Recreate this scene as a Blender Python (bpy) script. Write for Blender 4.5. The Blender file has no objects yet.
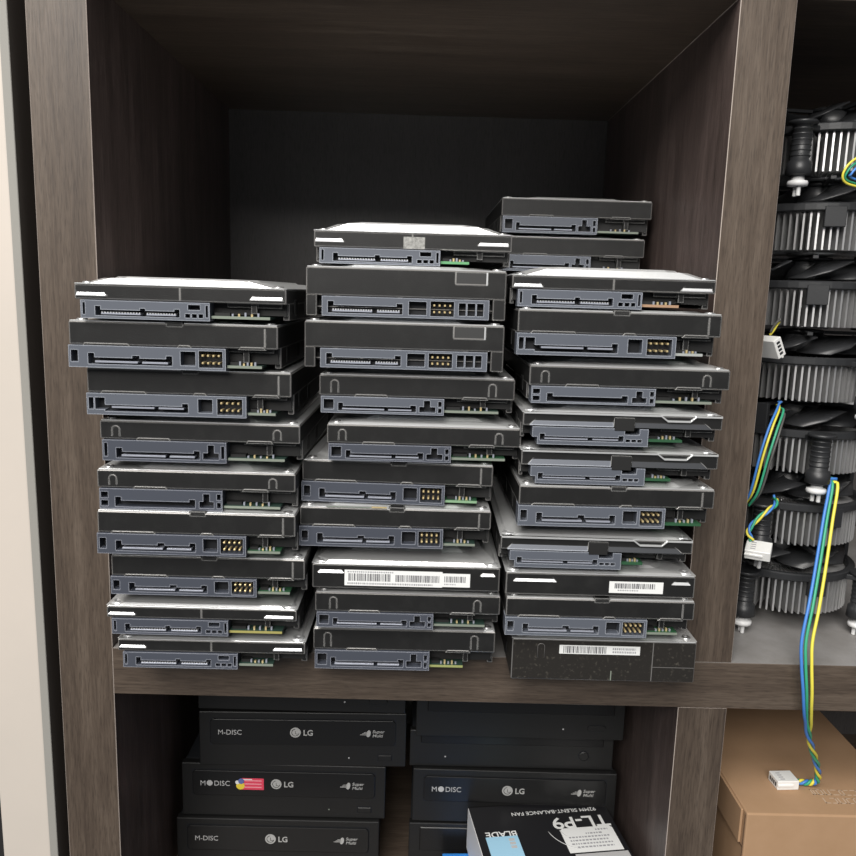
import bpy, bmesh, math, random
from mathutils import Vector, Matrix
random.seed(7)
S = bpy.context.scene
COL = S.collection
MM = 0.001

# ------------------------------------------------------------------ materials
def mat(name, col, rough=.5, metal=0., spec=.5, noise=None, bump=None, coat=0.):
    m = bpy.data.materials.new(name); m.use_nodes = True
    nt = m.node_tree; b = nt.nodes['Principled BSDF']
    b.inputs['Base Color'].default_value = (*col, 1)
    b.inputs['Roughness'].default_value = rough
    b.inputs['Metallic'].default_value = metal
    b.inputs['Specular IOR Level'].default_value = spec
    b.inputs['Coat Weight'].default_value = coat
    if noise or bump:
        tc = nt.nodes.new('ShaderNodeTexCoord')
    if noise:
        scale, col2, lo, hi = noise
        n = nt.nodes.new('ShaderNodeTexNoise'); n.inputs['Scale'].default_value = scale
        n.inputs['Detail'].default_value = 6; n.inputs['Roughness'].default_value = .65
        r = nt.nodes.new('ShaderNodeValToRGB')
        r.color_ramp.elements[0].position = lo; r.color_ramp.elements[0].color = (*col, 1)
        r.color_ramp.elements[1].position = hi; r.color_ramp.elements[1].color = (*col2, 1)
        nt.links.new(tc.outputs['Object'], n.inputs['Vector'])
        nt.links.new(n.outputs['Fac'], r.inputs['Fac'])
        nt.links.new(r.outputs['Color'], b.inputs['Base Color'])
    if bump:
        scale, st = bump
        n = nt.nodes.new('ShaderNodeTexNoise'); n.inputs['Scale'].default_value = scale
        n.inputs['Detail'].default_value = 4
        bp = nt.nodes.new('ShaderNodeBump'); bp.inputs['Strength'].default_value = st
        bp.inputs['Distance'].default_value = .0005
        nt.links.new(tc.outputs['Object'], n.inputs['Vector'])
        nt.links.new(n.outputs['Fac'], bp.inputs['Height'])
        nt.links.new(bp.outputs['Normal'], b.inputs['Normal'])
    return m

def edge_wear_highlight(m, col, radius, lo, hi, amt):
    """paler rubbed edges and painted edge highlights: where the rounded normal leaves the face normal"""
    nt = m.node_tree; b = nt.nodes['Principled BSDF']; L = nt.links.new
    bv = nt.nodes.new('ShaderNodeBevel'); bv.samples = 4; bv.inputs['Radius'].default_value = radius
    ge = nt.nodes.new('ShaderNodeNewGeometry')
    dt = nt.nodes.new('ShaderNodeVectorMath'); dt.operation = 'DOT_PRODUCT'
    L(bv.outputs['Normal'], dt.inputs[0]); L(ge.outputs['True Normal'], dt.inputs[1])
    mr = nt.nodes.new('ShaderNodeMapRange')
    mr.inputs['From Min'].default_value = hi; mr.inputs['From Max'].default_value = lo
    mr.inputs['To Min'].default_value = 0; mr.inputs['To Max'].default_value = amt
    L(dt.outputs['Value'], mr.inputs['Value'])
    mx = nt.nodes.new('ShaderNodeMix'); mx.data_type = 'RGBA'
    L(mr.outputs['Result'], mx.inputs['Factor'])
    src = b.inputs['Base Color'].links[0].from_socket if b.inputs['Base Color'].is_linked else None
    if src: L(src, mx.inputs[6])
    else: mx.inputs[6].default_value = b.inputs['Base Color'].default_value
    mx.inputs[7].default_value = (*col, 1)
    L(mx.outputs[2], b.inputs['Base Color'])
    return m

def wood(name, axis, dark, mid, light, rough=.42):
    m = bpy.data.materials.new(name); m.use_nodes = True
    nt = m.node_tree; b = nt.nodes['Principled BSDF']
    L = nt.links.new
    tc = nt.nodes.new('ShaderNodeTexCoord')
    def stretched(lo, hi, detail, seed):
        mp = nt.nodes.new('ShaderNodeMapping')
        s = [hi, hi, hi]; s[axis] = lo
        mp.inputs['Scale'].default_value = s
        mp.inputs['Location'].default_value = (seed, seed * 1.7, seed * .6)
        n = nt.nodes.new('ShaderNodeTexNoise'); n.inputs['Scale'].default_value = 1
        n.inputs['Detail'].default_value = detail; n.inputs['Roughness'].default_value = .62
        n.inputs['Distortion'].default_value = .35
        L(tc.outputs['Object'], mp.inputs['Vector']); L(mp.outputs['Vector'], n.inputs['Vector'])
        return n
    big = stretched(5, 70, 5, 3.1)
    fine = stretched(42, 620, 3, 9.4)
    pore = stretched(110, 1500, 2, 1.2)
    r = nt.nodes.new('ShaderNodeValToRGB')
    e = r.color_ramp.elements
    e[0].position = .30; e[0].color = (*dark, 1)
    e[1].position = .72; e[1].color = (*light, 1)
    k = e.new(.5); k.color = (*mid, 1)
    mx = nt.nodes.new('ShaderNodeMath'); mx.operation = 'MULTIPLY_ADD'
    mx.inputs[1].default_value = .55
    h = nt.nodes.new('ShaderNodeMath'); h.operation = 'MULTIPLY'; h.inputs[1].default_value = .45
    L(fine.outputs['Fac'], h.inputs[0])
    L(big.outputs['Fac'], mx.inputs[0]); L(h.outputs[0], mx.inputs[2])
    L(mx.outputs[0], r.inputs['Fac'])
    pr = nt.nodes.new('ShaderNodeMapRange')
    pr.inputs['From Min'].default_value = .3; pr.inputs['From Max'].default_value = .5
    pr.inputs['To Min'].default_value = .55; pr.inputs['To Max'].default_value = 1
    L(pore.outputs['Fac'], pr.inputs['Value'])
    mm = nt.nodes.new('ShaderNodeMix'); mm.data_type = 'RGBA'; mm.blend_type = 'MULTIPLY'
    mm.inputs['Factor'].default_value = .8
    L(r.outputs['Color'], mm.inputs[6]); L(pr.outputs['Result'], mm.inputs[7])
    L(mm.outputs[2], b.inputs['Base Color'])
    b.inputs['Roughness'].default_value = rough
    bp = nt.nodes.new('ShaderNodeBump'); bp.inputs['Strength'].default_value = .25
    bp.inputs['Distance'].default_value = .0004
    L(fine.outputs['Fac'], bp.inputs['Height']); L(bp.outputs['Normal'], b.inputs['Normal'])
    return m

WD, WM, WL = (.045, .032, .024), (.086, .064, .048), (.140, .109, .085)
wood_v = wood('walnut_laminate_vertical', 2, WD, WM, WL)
wood_h = wood('walnut_laminate_horizontal', 0, WD, WM, WL)
wood_in = wood('walnut_laminate_inside', 2, (.042, .032, .028), (.094, .069, .062), (.175, .132, .120), .4)
wood_back = wood('walnut_laminate_back', 2, (.066, .062, .062), (.078, .073, .072), (.092, .086, .085), .36)
edge_band = mat('edge_band_pale', (.42, .36, .32), .5)
shelf_top = mat('shelf_top_dusty', (.21, .20, .19), .5, noise=(26, (.30, .29, .285), .35, .7))
cream = mat('cream_paint', (.60, .54, .48), .45, noise=(6, (.56, .51, .455), .35, .65))
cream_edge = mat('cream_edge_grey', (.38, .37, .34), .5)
jamb_shade = mat('jamb_side_shade', (.12, .105, .09), .6)  # shade of the narrow gap put into the jamb's side colour
dark_wall = mat('dark_side', (.015, .014, .014), .7)
M_black = mat('hdd_black_paint', (.0115, .0115, .0115), .40, 0, .42, noise=(70, (.021, .021, .0207), .48, .8), bump=(1500, .12))
M_dusty = mat('hdd_black_dusty', (.016, .014, .012), .55, 0, .4, noise=(420, (.115, .105, .085), .56, .80))
M_worn = mat('hdd_worn_edge', (.30, .29, .28), .35, .6)
edge_wear_highlight(M_black, (.42, .42, .41), .0008, .80, .985, .85)
M_dark = mat('hdd_recess', (.008, .008, .008), .6)
M_steel = mat('hdd_lid_steel', (.80, .81, .81), .28, .62, bump=(260, .10))
M_alu = mat('hdd_alu_cut', (.86, .87, .88), .34, .75)
M_screw = mat('screw_steel', (.6, .6, .6), .35, .9)
M_conn = mat('connector_blue_grey', (.095, .106, .130), .42)
M_connN = mat('connector_navy', (.056, .063, .082), .42)
edge_wear_highlight(M_conn, (.46, .49, .55), .0008, .80, .985, .9); edge_wear_highlight(M_connN, (.40, .42, .48), .0008, .80, .985, .9)  # connectors: pale edge highlights put into the colour
M_hole = mat('opening_shade', (.006, .007, .010), .6)  # near-black paints the shade inside openings
M_tong = mat('contact_grey', (.34, .36, .42), .35, .3)
M_gold = mat('pin_gold', (.85, .68, .36), .3, .6)
M_pcb = mat('pcb_green', (.022, .085, .038), .45)
M_pcbd = mat('pcb_dark', (.02, .045, .035), .45)
M_pcbe = mat('pcb_edge', (.20, .23, .19), .5)
M_white = mat('label_white', (.80, .81, .80), .5)
M_ink = mat('label_ink', (.10, .10, .11), .6)
M_inkl = mat('label_ink_light', (.34, .34, .36), .6)
M_seal = mat('seal_grey', (.20, .20, .19), .5, noise=(600, (.42, .42, .40), .4, .65))
M_bezel = mat('bezel_black', (.0105, .0105, .0105), .46, bump=(2500, .15))
M_tray = mat('tray_black', (.0085, .0085, .0088), .33)
M_case = mat('odd_case', (.035, .038, .044), .5, .4)
M_print = mat('print_grey', (.50, .50, .50), .6)
M_logo = mat('logo_grey', (.42, .42, .41), .5)
M_pink = mat('sticker_pink', (.75, .065, .12), .5)
M_pinkl = mat('sticker_pink_light', (.85, .35, .40), .5)
M_yel = mat('sticker_yellow', (.80, .62, .06), .5)
M_blu = mat('sticker_blue', (.12, .16, .40), .5)
M_card = mat('cardboard', (.375, .235, .135), .75, 0, .2, noise=(35, (.41, .26, .155), .35, .7))
M_cardin = mat('cardboard_seam', (.14, .08, .045), .8)
M_cardpr = mat('cardboard_print', (.50, .38, .28), .7)
M_boxblk = mat('carton_black', (.012, .012, .014), .35)
M_boxwht = mat('carton_white', (.72, .72, .72), .55)
M_lblue = mat('sticker_light_blue', (.36, .62, .80), .5)
M_blue = mat('carton_blue', (.03, .22, .62), .4)
M_fin = mat('fin_aluminium', (.66, .66, .66), .38, .85)
M_plas = mat('cooler_black_plastic', (.022, .023, .025), .42, bump=(900, .08))
M_blade = mat('fan_blade_plastic', (.028, .029, .031), .36)
M_pin = mat('push_pin_white', (.72, .72, .72), .4)
M_plug = mat('plug_white', (.80, .80, .78), .45)
W_yel = mat('wire_yellow', (.78, .68, .08), .42)
W_blu = mat('wire_blue', (.06, .22, .62), .42)
W_grn = mat('wire_green', (.04, .36, .20), .42)
W_blk = mat('wire_grey', (.09, .09, .085), .45)

# ------------------------------------------------------------------ mesh helper (millimetres)
class MB:
    def __init__(s): s.bm = bmesh.new(); s.mats = []
    def mi(s, m):
        if m not in s.mats: s.mats.append(m)
        return s.mats.index(m)
    def _fin(s, verts, faces, m, bev, bm_mat, seg=1):
        i = s.mi(m)
        for f in faces: f.material_index = i
        bmesh.ops.recalc_face_normals(s.bm, faces=faces)
        if bev > 0:
            ed = list({e for f in faces for e in f.edges})
            bmesh.ops.bevel(s.bm, geom=ed, offset=bev, segments=seg, profile=.5, affect='EDGES',
                            material=s.mi(bm_mat) if bm_mat else -1, clamp_overlap=True)
    def prism(s, pts, a, b, m, axis='y', bev=0, bm_mat=None, seg=1):
        """pts: outline; axis y -> (x,z); z -> (x,y); x -> (y,z)"""
        def P(p, t):
            return {'y': (p[0], t, p[1]), 'z': (p[0], p[1], t), 'x': (t, p[0], p[1])}[axis]
        A = [s.bm.verts.new(P(p, a)) for p in pts]; B = [s.bm.verts.new(P(p, b)) for p in pts]
        n = len(pts); F = [s.bm.faces.new(A), s.bm.faces.new(B[::-1])]
        for i in range(n):
            j = (i + 1) % n
            F.append(s.bm.faces.new((A[i], B[i], B[j], A[j])))
        s._fin(A + B, F, m, bev, bm_mat, seg)
    def box(s, x0, x1, y0, y1, z0, z1, m, bev=0, bm_mat=None, seg=1):
        s.prism([(x0, z0), (x1, z0), (x1, z1), (x0, z1)], y0, y1, m, 'y', bev, bm_mat, seg)
    def loft(s, loops, m, cap0=True, cap1=True, closed=True):
        V = [[s.bm.verts.new(p) for p in lp] for lp in loops]; F = []
        n = len(loops[0])
        for a, b in zip(V[:-1], V[1:]):
            for i in range(n if closed else n - 1):
                j = (i + 1) % n
                F.append(s.bm.faces.new((a[i], a[j], b[j], b[i])))
        if cap0: F.append(s.bm.faces.new(V[0][::-1]))
        if cap1: F.append(s.bm.faces.new(V[-1]))
        s._fin([v for l in V for v in l], F, m, 0, None)
        return F
    def lathe(s, prof, c, m, n=24, axis='z'):
        lps = []
        for r, h in prof:
            lp = []
            for k in range(n):
                a = 2 * math.pi * k / n
                if axis == 'z': lp.append((c[0] + r * math.cos(a), c[1] + r * math.sin(a), c[2] + h))
                else: lp.append((c[0] + r * math.cos(a), c[1] + h, c[2] + r * math.sin(a)))
            lps.append(lp)
        for f in s.loft(lps, m): f.smooth = len(f.verts) == 4 and axis == 'z'
    def tube(s, pts, r, m, n=8):
        pts = [Vector(p) for p in pts]; lps = []
        up = Vector((.13, .97, .21)).normalized()
        for i, p in enumerate(pts):
            t = (pts[min(i + 1, len(pts) - 1)] - pts[max(i - 1, 0)]).normalized()
            a = t.cross(up)
            if a.length < 1e-4: a = t.cross(Vector((1, 0, 0)))
            a.normalize(); b = t.cross(a)
            lps.append([tuple(p + a * r * math.cos(2 * math.pi * k / n) + b * r * math.sin(2 * math.pi * k / n)) for k in range(n)])
        for f in s.loft(lps, m): f.smooth = len(f.verts) == 4
    def quad(s, P, m):
        f = s.bm.faces.new([s.bm.verts.new(p) for p in P]); f.material_index = s.mi(m)
    def build(s, name, parent=None, loc=(0, 0, 0), rz=0, scale=MM):
        bmesh.ops.scale(s.bm, vec=(scale,) * 3, verts=s.bm.verts)
        me = bpy.data.meshes.new(name); s.bm.to_mesh(me); s.bm.free()
        for m in s.mats: me.materials.append(m)
        o = bpy.data.objects.new(name, me); COL.objects.link(o)
        o.location = loc; o.rotation_euler = (0, 0, rz)
        if parent: o.parent = parent
        return o

def thing(name, label, cat, loc=(0, 0, 0), rz=0, group=None):
    o = bpy.data.objects.new(name, None); COL.objects.link(o)
    o.empty_display_size = .01; o.location = loc; o.rotation_euler = (0, 0, rz)
    o['label'] = label; o['category'] = cat
    if group: o['group'] = group
    return o

def spline(pts, k=8):
    P = [Vector(p) for p in pts]; P = [P[0] * 2 - P[1]] + P + [P[-1] * 2 - P[-2]]; out = []
    for i in range(1, len(P) - 2):
        a, b, c, d = P[i - 1:i + 3]
        for j in range(k):
            t = j / k
            out.append(.5 * ((2 * b) + (c - a) * t + (2 * a - 5 * b + 4 * c - d) * t * t + (3 * b - a - 3 * c + d) * t ** 3))
    out.append(P[-2]); return out

def text(name, s, size, loc, rot, m, parent, bold=0., sx=1., align='LEFT', shear=0., thick=.1):
    """lettering in mm in the parent's space, given thickness"""
    cu = bpy.data.curves.new(name, 'FONT'); cu.body = s; cu.size = size * MM
    cu.align_x = align; cu.offset = bold * size * MM; cu.extrude = thick * MM; cu.shear = shear
    cu.resolution_u = 3
    tmp = bpy.data.objects.new('tmp', cu); COL.objects.link(tmp)
    dg = bpy.context.evaluated_depsgraph_get(); dg.update()
    me = bpy.data.meshes.new_from_object(tmp.evaluated_get(dg))
    bpy.data.objects.remove(tmp); bpy.data.curves.remove(cu)
    me.materials.clear(); me.materials.append(m); me.name = name
    for v in me.vertices: v.co.x *= sx
    o = bpy.data.objects.new(name, me); COL.objects.link(o)
    o.parent = parent; o.location = [c * MM for c in loc]; o.rotation_euler = rot
    return o

# ------------------------------------------------------------------ hard drives
W_ = 101.6; DEP = 147.0

def connector_mesh(x0, w, hz, openings, m, solid_skip=()):
    """front face built as a grid of cells, some open (recessed)"""
    mb = MB(); d = 5.5; y0 = -1.0
    xs = sorted({0, w} | {v for o in openings for v in o[:2]} | {v for o in solid_skip for v in o[:2]})
    zs = sorted({0, hz} | {v for o in openings for v in o[2:]} | {v for o in solid_skip for v in o[2:]})
    def state(i, j):
        if i < 0 or j < 0 or i >= len(xs) - 1 or j >= len(zs) - 1: return 2
        cx, cz = (xs[i] + xs[i + 1]) / 2, (zs[j] + zs[j + 1]) / 2
        if any(a < cx < b and c < cz < e for a, b, c, e in solid_skip): return 2
        return 1 if any(a < cx < b and c < cz < e for a, b, c, e in openings) else 0
    yb = {0: y0, 1: y0 + d, 2: y0 + 9}
    for i in range(len(xs) - 1):
        for j in range(len(zs) - 1):
            st = state(i, j)
            if st == 2: continue
            a, b, c, e = xs[i] + x0, xs[i + 1] + x0, zs[j], zs[j + 1]; y = yb[st]
            mb.quad([(a, y, c), (b, y, c), (b, y, e), (a, y, e)], M_hole if st else m)
            mb.quad([(a, y0 + 9, c), (a, y0 + 9, e), (b, y0 + 9, e), (b, y0 + 9, c)], m)
            for di, dj, P in ((-1, 0, lambda t, u: [(a, t, c), (a, t, e), (a, u, e), (a, u, c)]), (1, 0, lambda t, u: [(b, t, e), (b, t, c), (b, u, c), (b, u, e)]),
                              (0, -1, lambda t, u: [(b, t, c), (a, t, c), (a, u, c), (b, u, c)]), (0, 1, lambda t, u: [(a, t, e), (b, t, e), (b, u, e), (a, u, e)])):
                s2 = state(i + di, j + dj)
                if yb[s2] > y + 1e-6:
                    mb.quad(P(y, yb[s2]), m)
    bmesh.ops.remove_doubles(mb.bm, verts=mb.bm.verts, dist=.001)
    bmesh.ops.recalc_face_normals(mb.bm, faces=mb.bm.faces)
    return mb

CONN = {  # kind: x0, width, (holes as x0,x1,z0,z1 with z as fraction), power tongue, data tongue, pin block
    'J': (-.2, 76.5, [(1.2, 4.6, .25, .78), (9.5, 50.5, .16, .46), (9.5, 12.5, .46, .66), (47.5, 50.5, .46, .6), (31, 34.5, .46, .58), (54.5, 61.8, .2, .84), (63.4, 75, .12, .88)], (12.6, 33.5), (35.6, 48.2), (63.4, 75)),
    'K': (-.2, 79.5, [(1, 3.4, .25, .8), (4.2, 9.0, .25, .8), (9.0, 50.5, .16, .46), (47.5, 50.5, .46, .6), (55.5, 62.6, .2, .84), (65, 77.5, .12, .88)], (12.2, 33.5), (35.6, 48.2), (65, 77.5)),
    'T': (1.2, 63, [(1.0, 2.6, .2, .85), (7, 49.5, .14, .44), (7, 10, .44, .62), (46.5, 49.5, .44, .56), (51.2, 59.2, .16, .48), (53.6, 56.8, .48, .86), (60.4, 62.0, .2, .82)], (9.5, 32), (34, 46.8), None),
    'U': (1.0, 64, [(1.4, 6.6, .22, .82), (9, 49.5, .14, .44), (9, 11.5, .44, .62), (46.5, 49.5, .44, .56), (51.2, 59.6, .16, .50), (53.6, 56.8, .50, .88), (61.0, 62.8, .14, .42), (61.0, 62.8, .52, .84)], (11, 33), (35, 47.2), None),
    'V': (1.2, 63, [(.8, 4.4, .14, .42), (.8, 4.4, .54, .84), (8, 49, .12, .42), (8, 11, .42, .6), (46, 49, .42, .54), (51.2, 58.6, .14, .46), (53.2, 56.4, .46, .84), (60.2, 62.2, .14, .42), (60.2, 62.2, .54, .84)], (10.2, 31.8), (34, 46.4), None),
    'S': (3.0, 62, [(1.0, 2.2, .2, .86), (7, 47.5, .16, .48), (7, 9.5, .48, .68), (45, 47.5, .48, .6), (28.5, 31, .48, .6), (50.2, 52.6, .16, .38), (53.4, 55.8, .16, .38), (56.6, 58.8, .16, .38), (51.6, 57.4, .60, .88), (60.0, 61.2, .2, .86)], (9.6, 28.6), (31.4, 45.6), None),
    'N': (6.0, 58, [(2.8, 45.5, .14, .40), (2.8, 5.4, .40, .56), (43, 45.5, .40, .52), (46.6, 49, .14, .32), (49.6, 52, .14, .32), (52.6, 54.8, .14, .32)], (5.4, 27.5), (29.8, 43), None),
    'L': (8.2, 85, [(3, 41, .16, .55), (3, 6, .55, .75), (38, 41, .55, .7), (44.2, 53.2, .16, .84), (55.2, 67.2, .12, .88), (69.6, 73.2, .18, .82), (74.0, 78.0, .18, .82), (78.8, 82.2, .18, .82)], (5.2, 25.6), (28, 39.6), (55.2, 67.2)),
}

def octo(x0, x1, y0, y1, c, z, cb=None):
    cb = c if cb is None else cb
    return [(x0 + c, y0, z), (x1 - c, y0, z), (x1, y0 + c, z), (x1, y1 - cb, z), (x1 - cb, y1, z), (x0 + cb, y1, z), (x0, y1 - cb, z), (x0, y0 + c, z)]

def label_mesh(x0, x1, z0, z1, rows, y=-.25, seed=1):
    rnd = random.Random(seed); mb = MB()
    mb.box(x0, x1, y, .3, z0, z1, M_white, .0)
    for (a, b, c, d, kind) in rows:
        x = x0 + a * (x1 - x0); xe = x0 + b * (x1 - x0); zl = z0 + c * (z1 - z0); zh = z0 + d * (z1 - z0)
        while x < xe:
            wdt = rnd.choice((.25, .35, .5, .7)) if kind == 'bar' else rnd.choice((.5, .7, .9))
            mb.box(x, min(x + wdt, xe), y - .04, y + .1, zl, zh, M_ink if kind == 'bar' else M_inkl)
            x += wdt + (rnd.choice((.25, .35, .5)) if kind == 'bar' else .35)
    return mb

def make_hdd(spec):
    (style, kind, xl, Y, zb, zr, zt, yaw, label, group) = spec[:10]
    opt = spec[10] if len(spec) > 10 else {}
    root = thing('hard_drive', label, 'hard drive', (xl * MM, Y * MM, zb * MM), math.radians(yaw), group)
    root.rotation_euler.x = math.radians(opt.get('pitch', 0))
    zr -= zb; H = zt - zb - .06
    H = max(H, zr + .9)
    black = M_dusty if opt.get('dusty') else M_black
    rev = style == 'rev'
    slim = zr < 20.5
    zc = opt.get('zc', 11.3 if not slim else (9.2 if style != 'notch' else 8.6))
    wornb = M_worn
    # --- body casting
    mb = MB()
    if rev:
        mb.box(0, W_, 0, DEP, 0, zr, black, .5, wornb)
    else:
        mb.box(0, W_, 0, DEP, zc, zr, black, .45, wornb)
        mb.box(1.2, W_ - 1.2, 7.5, DEP - 1, 3.4, zc + .5, M_dark)
        lx = 5.5 if style == 'leg' else 2.2; ly = .2 if style == 'leg' else 9
        mb.box(0, lx, ly, DEP, .15 if style == 'leg' else 1.2, zc + .4, black, .35, wornb)
        mb.box(W_ - lx - 1, W_, ly, DEP, .15 if style == 'leg' else 1.2, zc + .4, black, .35, wornb)
        if style != 'leg':   # inner ledges seen to the right of the connector
            mb.box(72, W_ - 3, 5, 20, zc - 2.2, zc + .3, black, .2)
            mb.box(84, 87, 3, 20, 4.2, zc, black, .2)
    # side bosses with screw holes
    for yy in (28, 60, 120):
        for sx in (0, W_):
            mb.box(sx - .25, sx + .25, yy - 4, yy + 4, 3.8, min(11, zr - 3), M_dark)
    if style == 'thick':
        for a, b in ((6, 30), (52, 60), (82, 96)):
            mb.prism([(a, zc - .6), (b, zc - .6), (b - 1.6, zc + .7), (a + 1.6, zc + .7)], -.28, 3, black, 'y', .12, wornb)
        mb.box(W_ - 6.5, W_ - 6.1, -.12, 1, zc + 1, zr - 1.5, M_worn)
        mb.box(47.5, 55.5, -.1, 8, zr - 1.5, zr + 1.0, black, .3)
    if style == 'screw' or opt.get('arch'):
        for cx in opt.get('arch', (8, 90)):
            zt0 = zr - 2.6
            pts = [(cx - 1.9, -.05, zc + 1.6), (cx - 1.9, -.05, zt0 - 1.6)] + [(cx + 1.9 * math.cos(a), -.05, zt0 - 1.6 + 1.7 * math.sin(a)) for a in [math.pi * (1 - k / 8) for k in range(1, 8)]] + [(cx + 1.9, -.05, zt0 - 1.6), (cx + 1.9, -.05, zc + 1.6)]
            if cx == opt.get('half'): pts = pts[:8]
            mb.tube(pts, .17, M_worn, 5)
        if not rev:
            for a, b in ((18, 36), (74, 88)):
                mb.prism([(a, zc - .5), (b, zc - .5), (b - 1.2, zc + .8), (a + 1.2, zc + .8)], -.25, 3, black, 'y', .1, wornb)
    if style == 'slim':
        for a, b, fl in ((1.2, 15, 0), (W_ - 17, W_ - 2, 1)):
            zz = zr - .5; z0 = zr - (5.0 if not opt.get('bright') else 4.2)
            p = [(a, -.5, z0), (b, -.5, z0), (b - (3.2 if not fl else 0), 1.6, zz), (a + (3.2 if fl or opt.get('bright') else .2), 1.6, zz)]
            mb.loft([[(x, y - .01, z) for x, y, z in p], [(x, 3, z) for x, y, z in p]], M_alu)
            mb.box(a - .3, b + .3, -.75, 1, z0 - .5, z0, M_alu)
        mb.box(50.4, 50.8, -.1, 1, zc + .5, zr - .8, M_worn)
    if style == 'leg':
        a, b = 76, 91.5; z0 = zr - 6.4
        mb.box(a, b, -.3, .4, z0 - .5, z0 + .1, M_worn)
        mb.box(a - .3, a + .2, -.3, .4, z0, zr - .8, M_worn)
        mb.box(b - .2, b + .5, -.45, .4, z0 - .5, zr - .6, M_alu)
        mb.box(a + .2, b - .2, -.08, .3, z0, zr - .9, mat('hdd_window', (.05, .05, .05), .3))
        for xx in (16, 48, 82):
            mb.box(xx - 2, xx + 2, .6, 2.4, zc - 1.1, zc + .1, M_dark)
            mb.box(xx - 1.2, xx + 1.2, .4, 2, zc - .8, zc - .2, M_worn)
        mb.box(2, W_ - 2, 3.2, 4, 4.6, 5.0, M_worn)
    if style == 'notch':
        zz = zr - 2.2
        for a, b, c in ((3.5, 46, M_conn), (57, 96, M_case)):
            p = [(a, -1.2, zc + .4), (b, -1.2, zc + .4), (b if a < 50 else b - 5, .9, zz), (a + (4 if a < 50 else 0), .9, zz)]
            mb.loft([[(x, y, z) for x, y, z in p], [(x, 3, z) for x, y, z in p]], c)
        mb.box(46.6, 56.6, -1.3, 3, zc - 1.4, zz + .6, M_dark, .2)
    if rev and slim:
        for a, b in opt.get('wedges', ((2, 17), (W_ - 12, W_ - 3))):
            z0 = zr - 4.6
            sl = min(3.5, (b - a) * .35)
            p = [(a, -.55, z0), (b, -.55, z0), (b - sl, .9, zr - .8), (a + sl, .9, zr - .8)]
            mb.loft([[(x, y, z) for x, y, z in p], [(x, 3, z) for x, y, z in p]], M_alu)
    if opt.get('dusty'):
        mb.box(77.5, 78, -.1, .4, .6, zr - .6, M_worn)
        mb.box(78, W_ - .6, -.06, .4, 8.6, 8.9, M_worn)
        mb.box(55, 55.6, -.1, .4, .3, 6, M_pcbe)
    body = mb.build('casing', root)
    # --- lid
    mb = MB()
    base = zr + .55
    if style in ('thick', 'G') and not rev:
        mb.prism([(.5, .3), (47, .3), (47, 5), (56, 5), (56, .3), (W_ - .5, .3), (W_ - .5, DEP - .4), (.5, DEP - .4)], zr - .02, base, M_steel, 'z', .12)
        ins, cut = 4, 12
    else:
        o_ = .35 if style in ('slim', 'notch', 'rev') else -.4
        mb.prism([(-o_, 1), (1, -o_), (W_ - 1, -o_), (W_ + o_, 1), (W_ + o_, DEP - .5), (-o_, DEP - .5)], zr - .02, base, M_steel, 'z', .15)
        ins, cut = (2.2, 15) if slim or rev else (5, 17)
    if style == 'notch':
        zz = zr
        prof = [(.4, zz + .4), (70, zz + .4), (73.5, zz - 2.2), (85, zz - 2.2), (88, zz + .4), (W_ - .4, zz + .4)]
        for (xa, za), (xb, zb2) in zip(prof[:-1], prof[1:]):
            mb.prism([(xa, za - .8), (xb, zb2 - .8), (xb, zb2 + .15), (xa, za + .15)], -1.1, 2, M_steel, 'y', .1)
    hgt = H - base
    sl = min(9.0, max(2.2, hgt * 1.7))
    y0 = ins + (0 if not slim else .3)
    lo = octo(5, W_ - 5, y0, DEP - 8, cut, base - .05)
    md = octo(5 + sl * .85, W_ - 5 - sl * .85, y0 + sl * .85, DEP - 8 - sl, cut, base + hgt * .88)
    hi = octo(5 + sl * 1.2, W_ - 5 - sl * 1.2, y0 + sl * 1.2, DEP - 8 - sl * 1.2, cut - .5, H)
    if (slim or rev) and (style != 'slim' or opt.get('bright')):
        k = hgt
        lo = octo(2, W_ - 2, .8, DEP - 8, 5, base - .05)
        md = octo(3, W_ - 3, 1.9, DEP - 9, 6, base + .14 * k)
        g1 = octo(9, W_ - 9, 3.5 + .9 * k, DEP - 11, 11, base + .36 * k)
        g2 = octo(11, W_ - 11, 3.7 + 1.15 * k, DEP - 12, 12, base + .64 * k)
        hi = octo(17, W_ - 18, 5 + 2.6 * k, DEP - 16, 14, H)
    elif slim or rev:
        lo = octo(2, W_ - 2, 1.2, DEP - 8, 5, base - .05)
        md = octo(11, W_ - 12, 1.2 + hgt * .30, DEP - 9, 6, base + hgt * .72)
        g1 = octo(13.5, W_ - 14.5, 3.4 + hgt * .4, DEP - 12, 8, base + hgt * .60)
        g2 = octo(15.5, W_ - 16.5, 5.6 + hgt * .4, DEP - 13, 8, H)
        hi = octo(19, W_ - 20, 9 + hgt * .4, DEP - 16, 8, H)
    mb.loft([lo, md, g1, g2, hi] if slim or rev else [lo, md, hi], M_steel)
    lid = mb.build('lid', root); lid['label'] = 'silver metal lid'
    # --- screws at the front corners of the lid
    for cx, cy in ((4.6, 5.2), (W_ - 4.6, 5.2)):
        s = MB(); hs = min(.9, max(.35, H - base - .05))
        q_ = 1.35 if opt.get('bright') or (rev and slim) or style == 'notch' else 1
        s.lathe([(2.6 * q_, 0), (2.6 * q_, hs * .6), (2.1 * q_, hs), (1.2, hs), (1.1, hs * .4)], (cx, cy, base), M_alu if q_ > 1 else M_screw, 14)
        s.build('screw', root)
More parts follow.
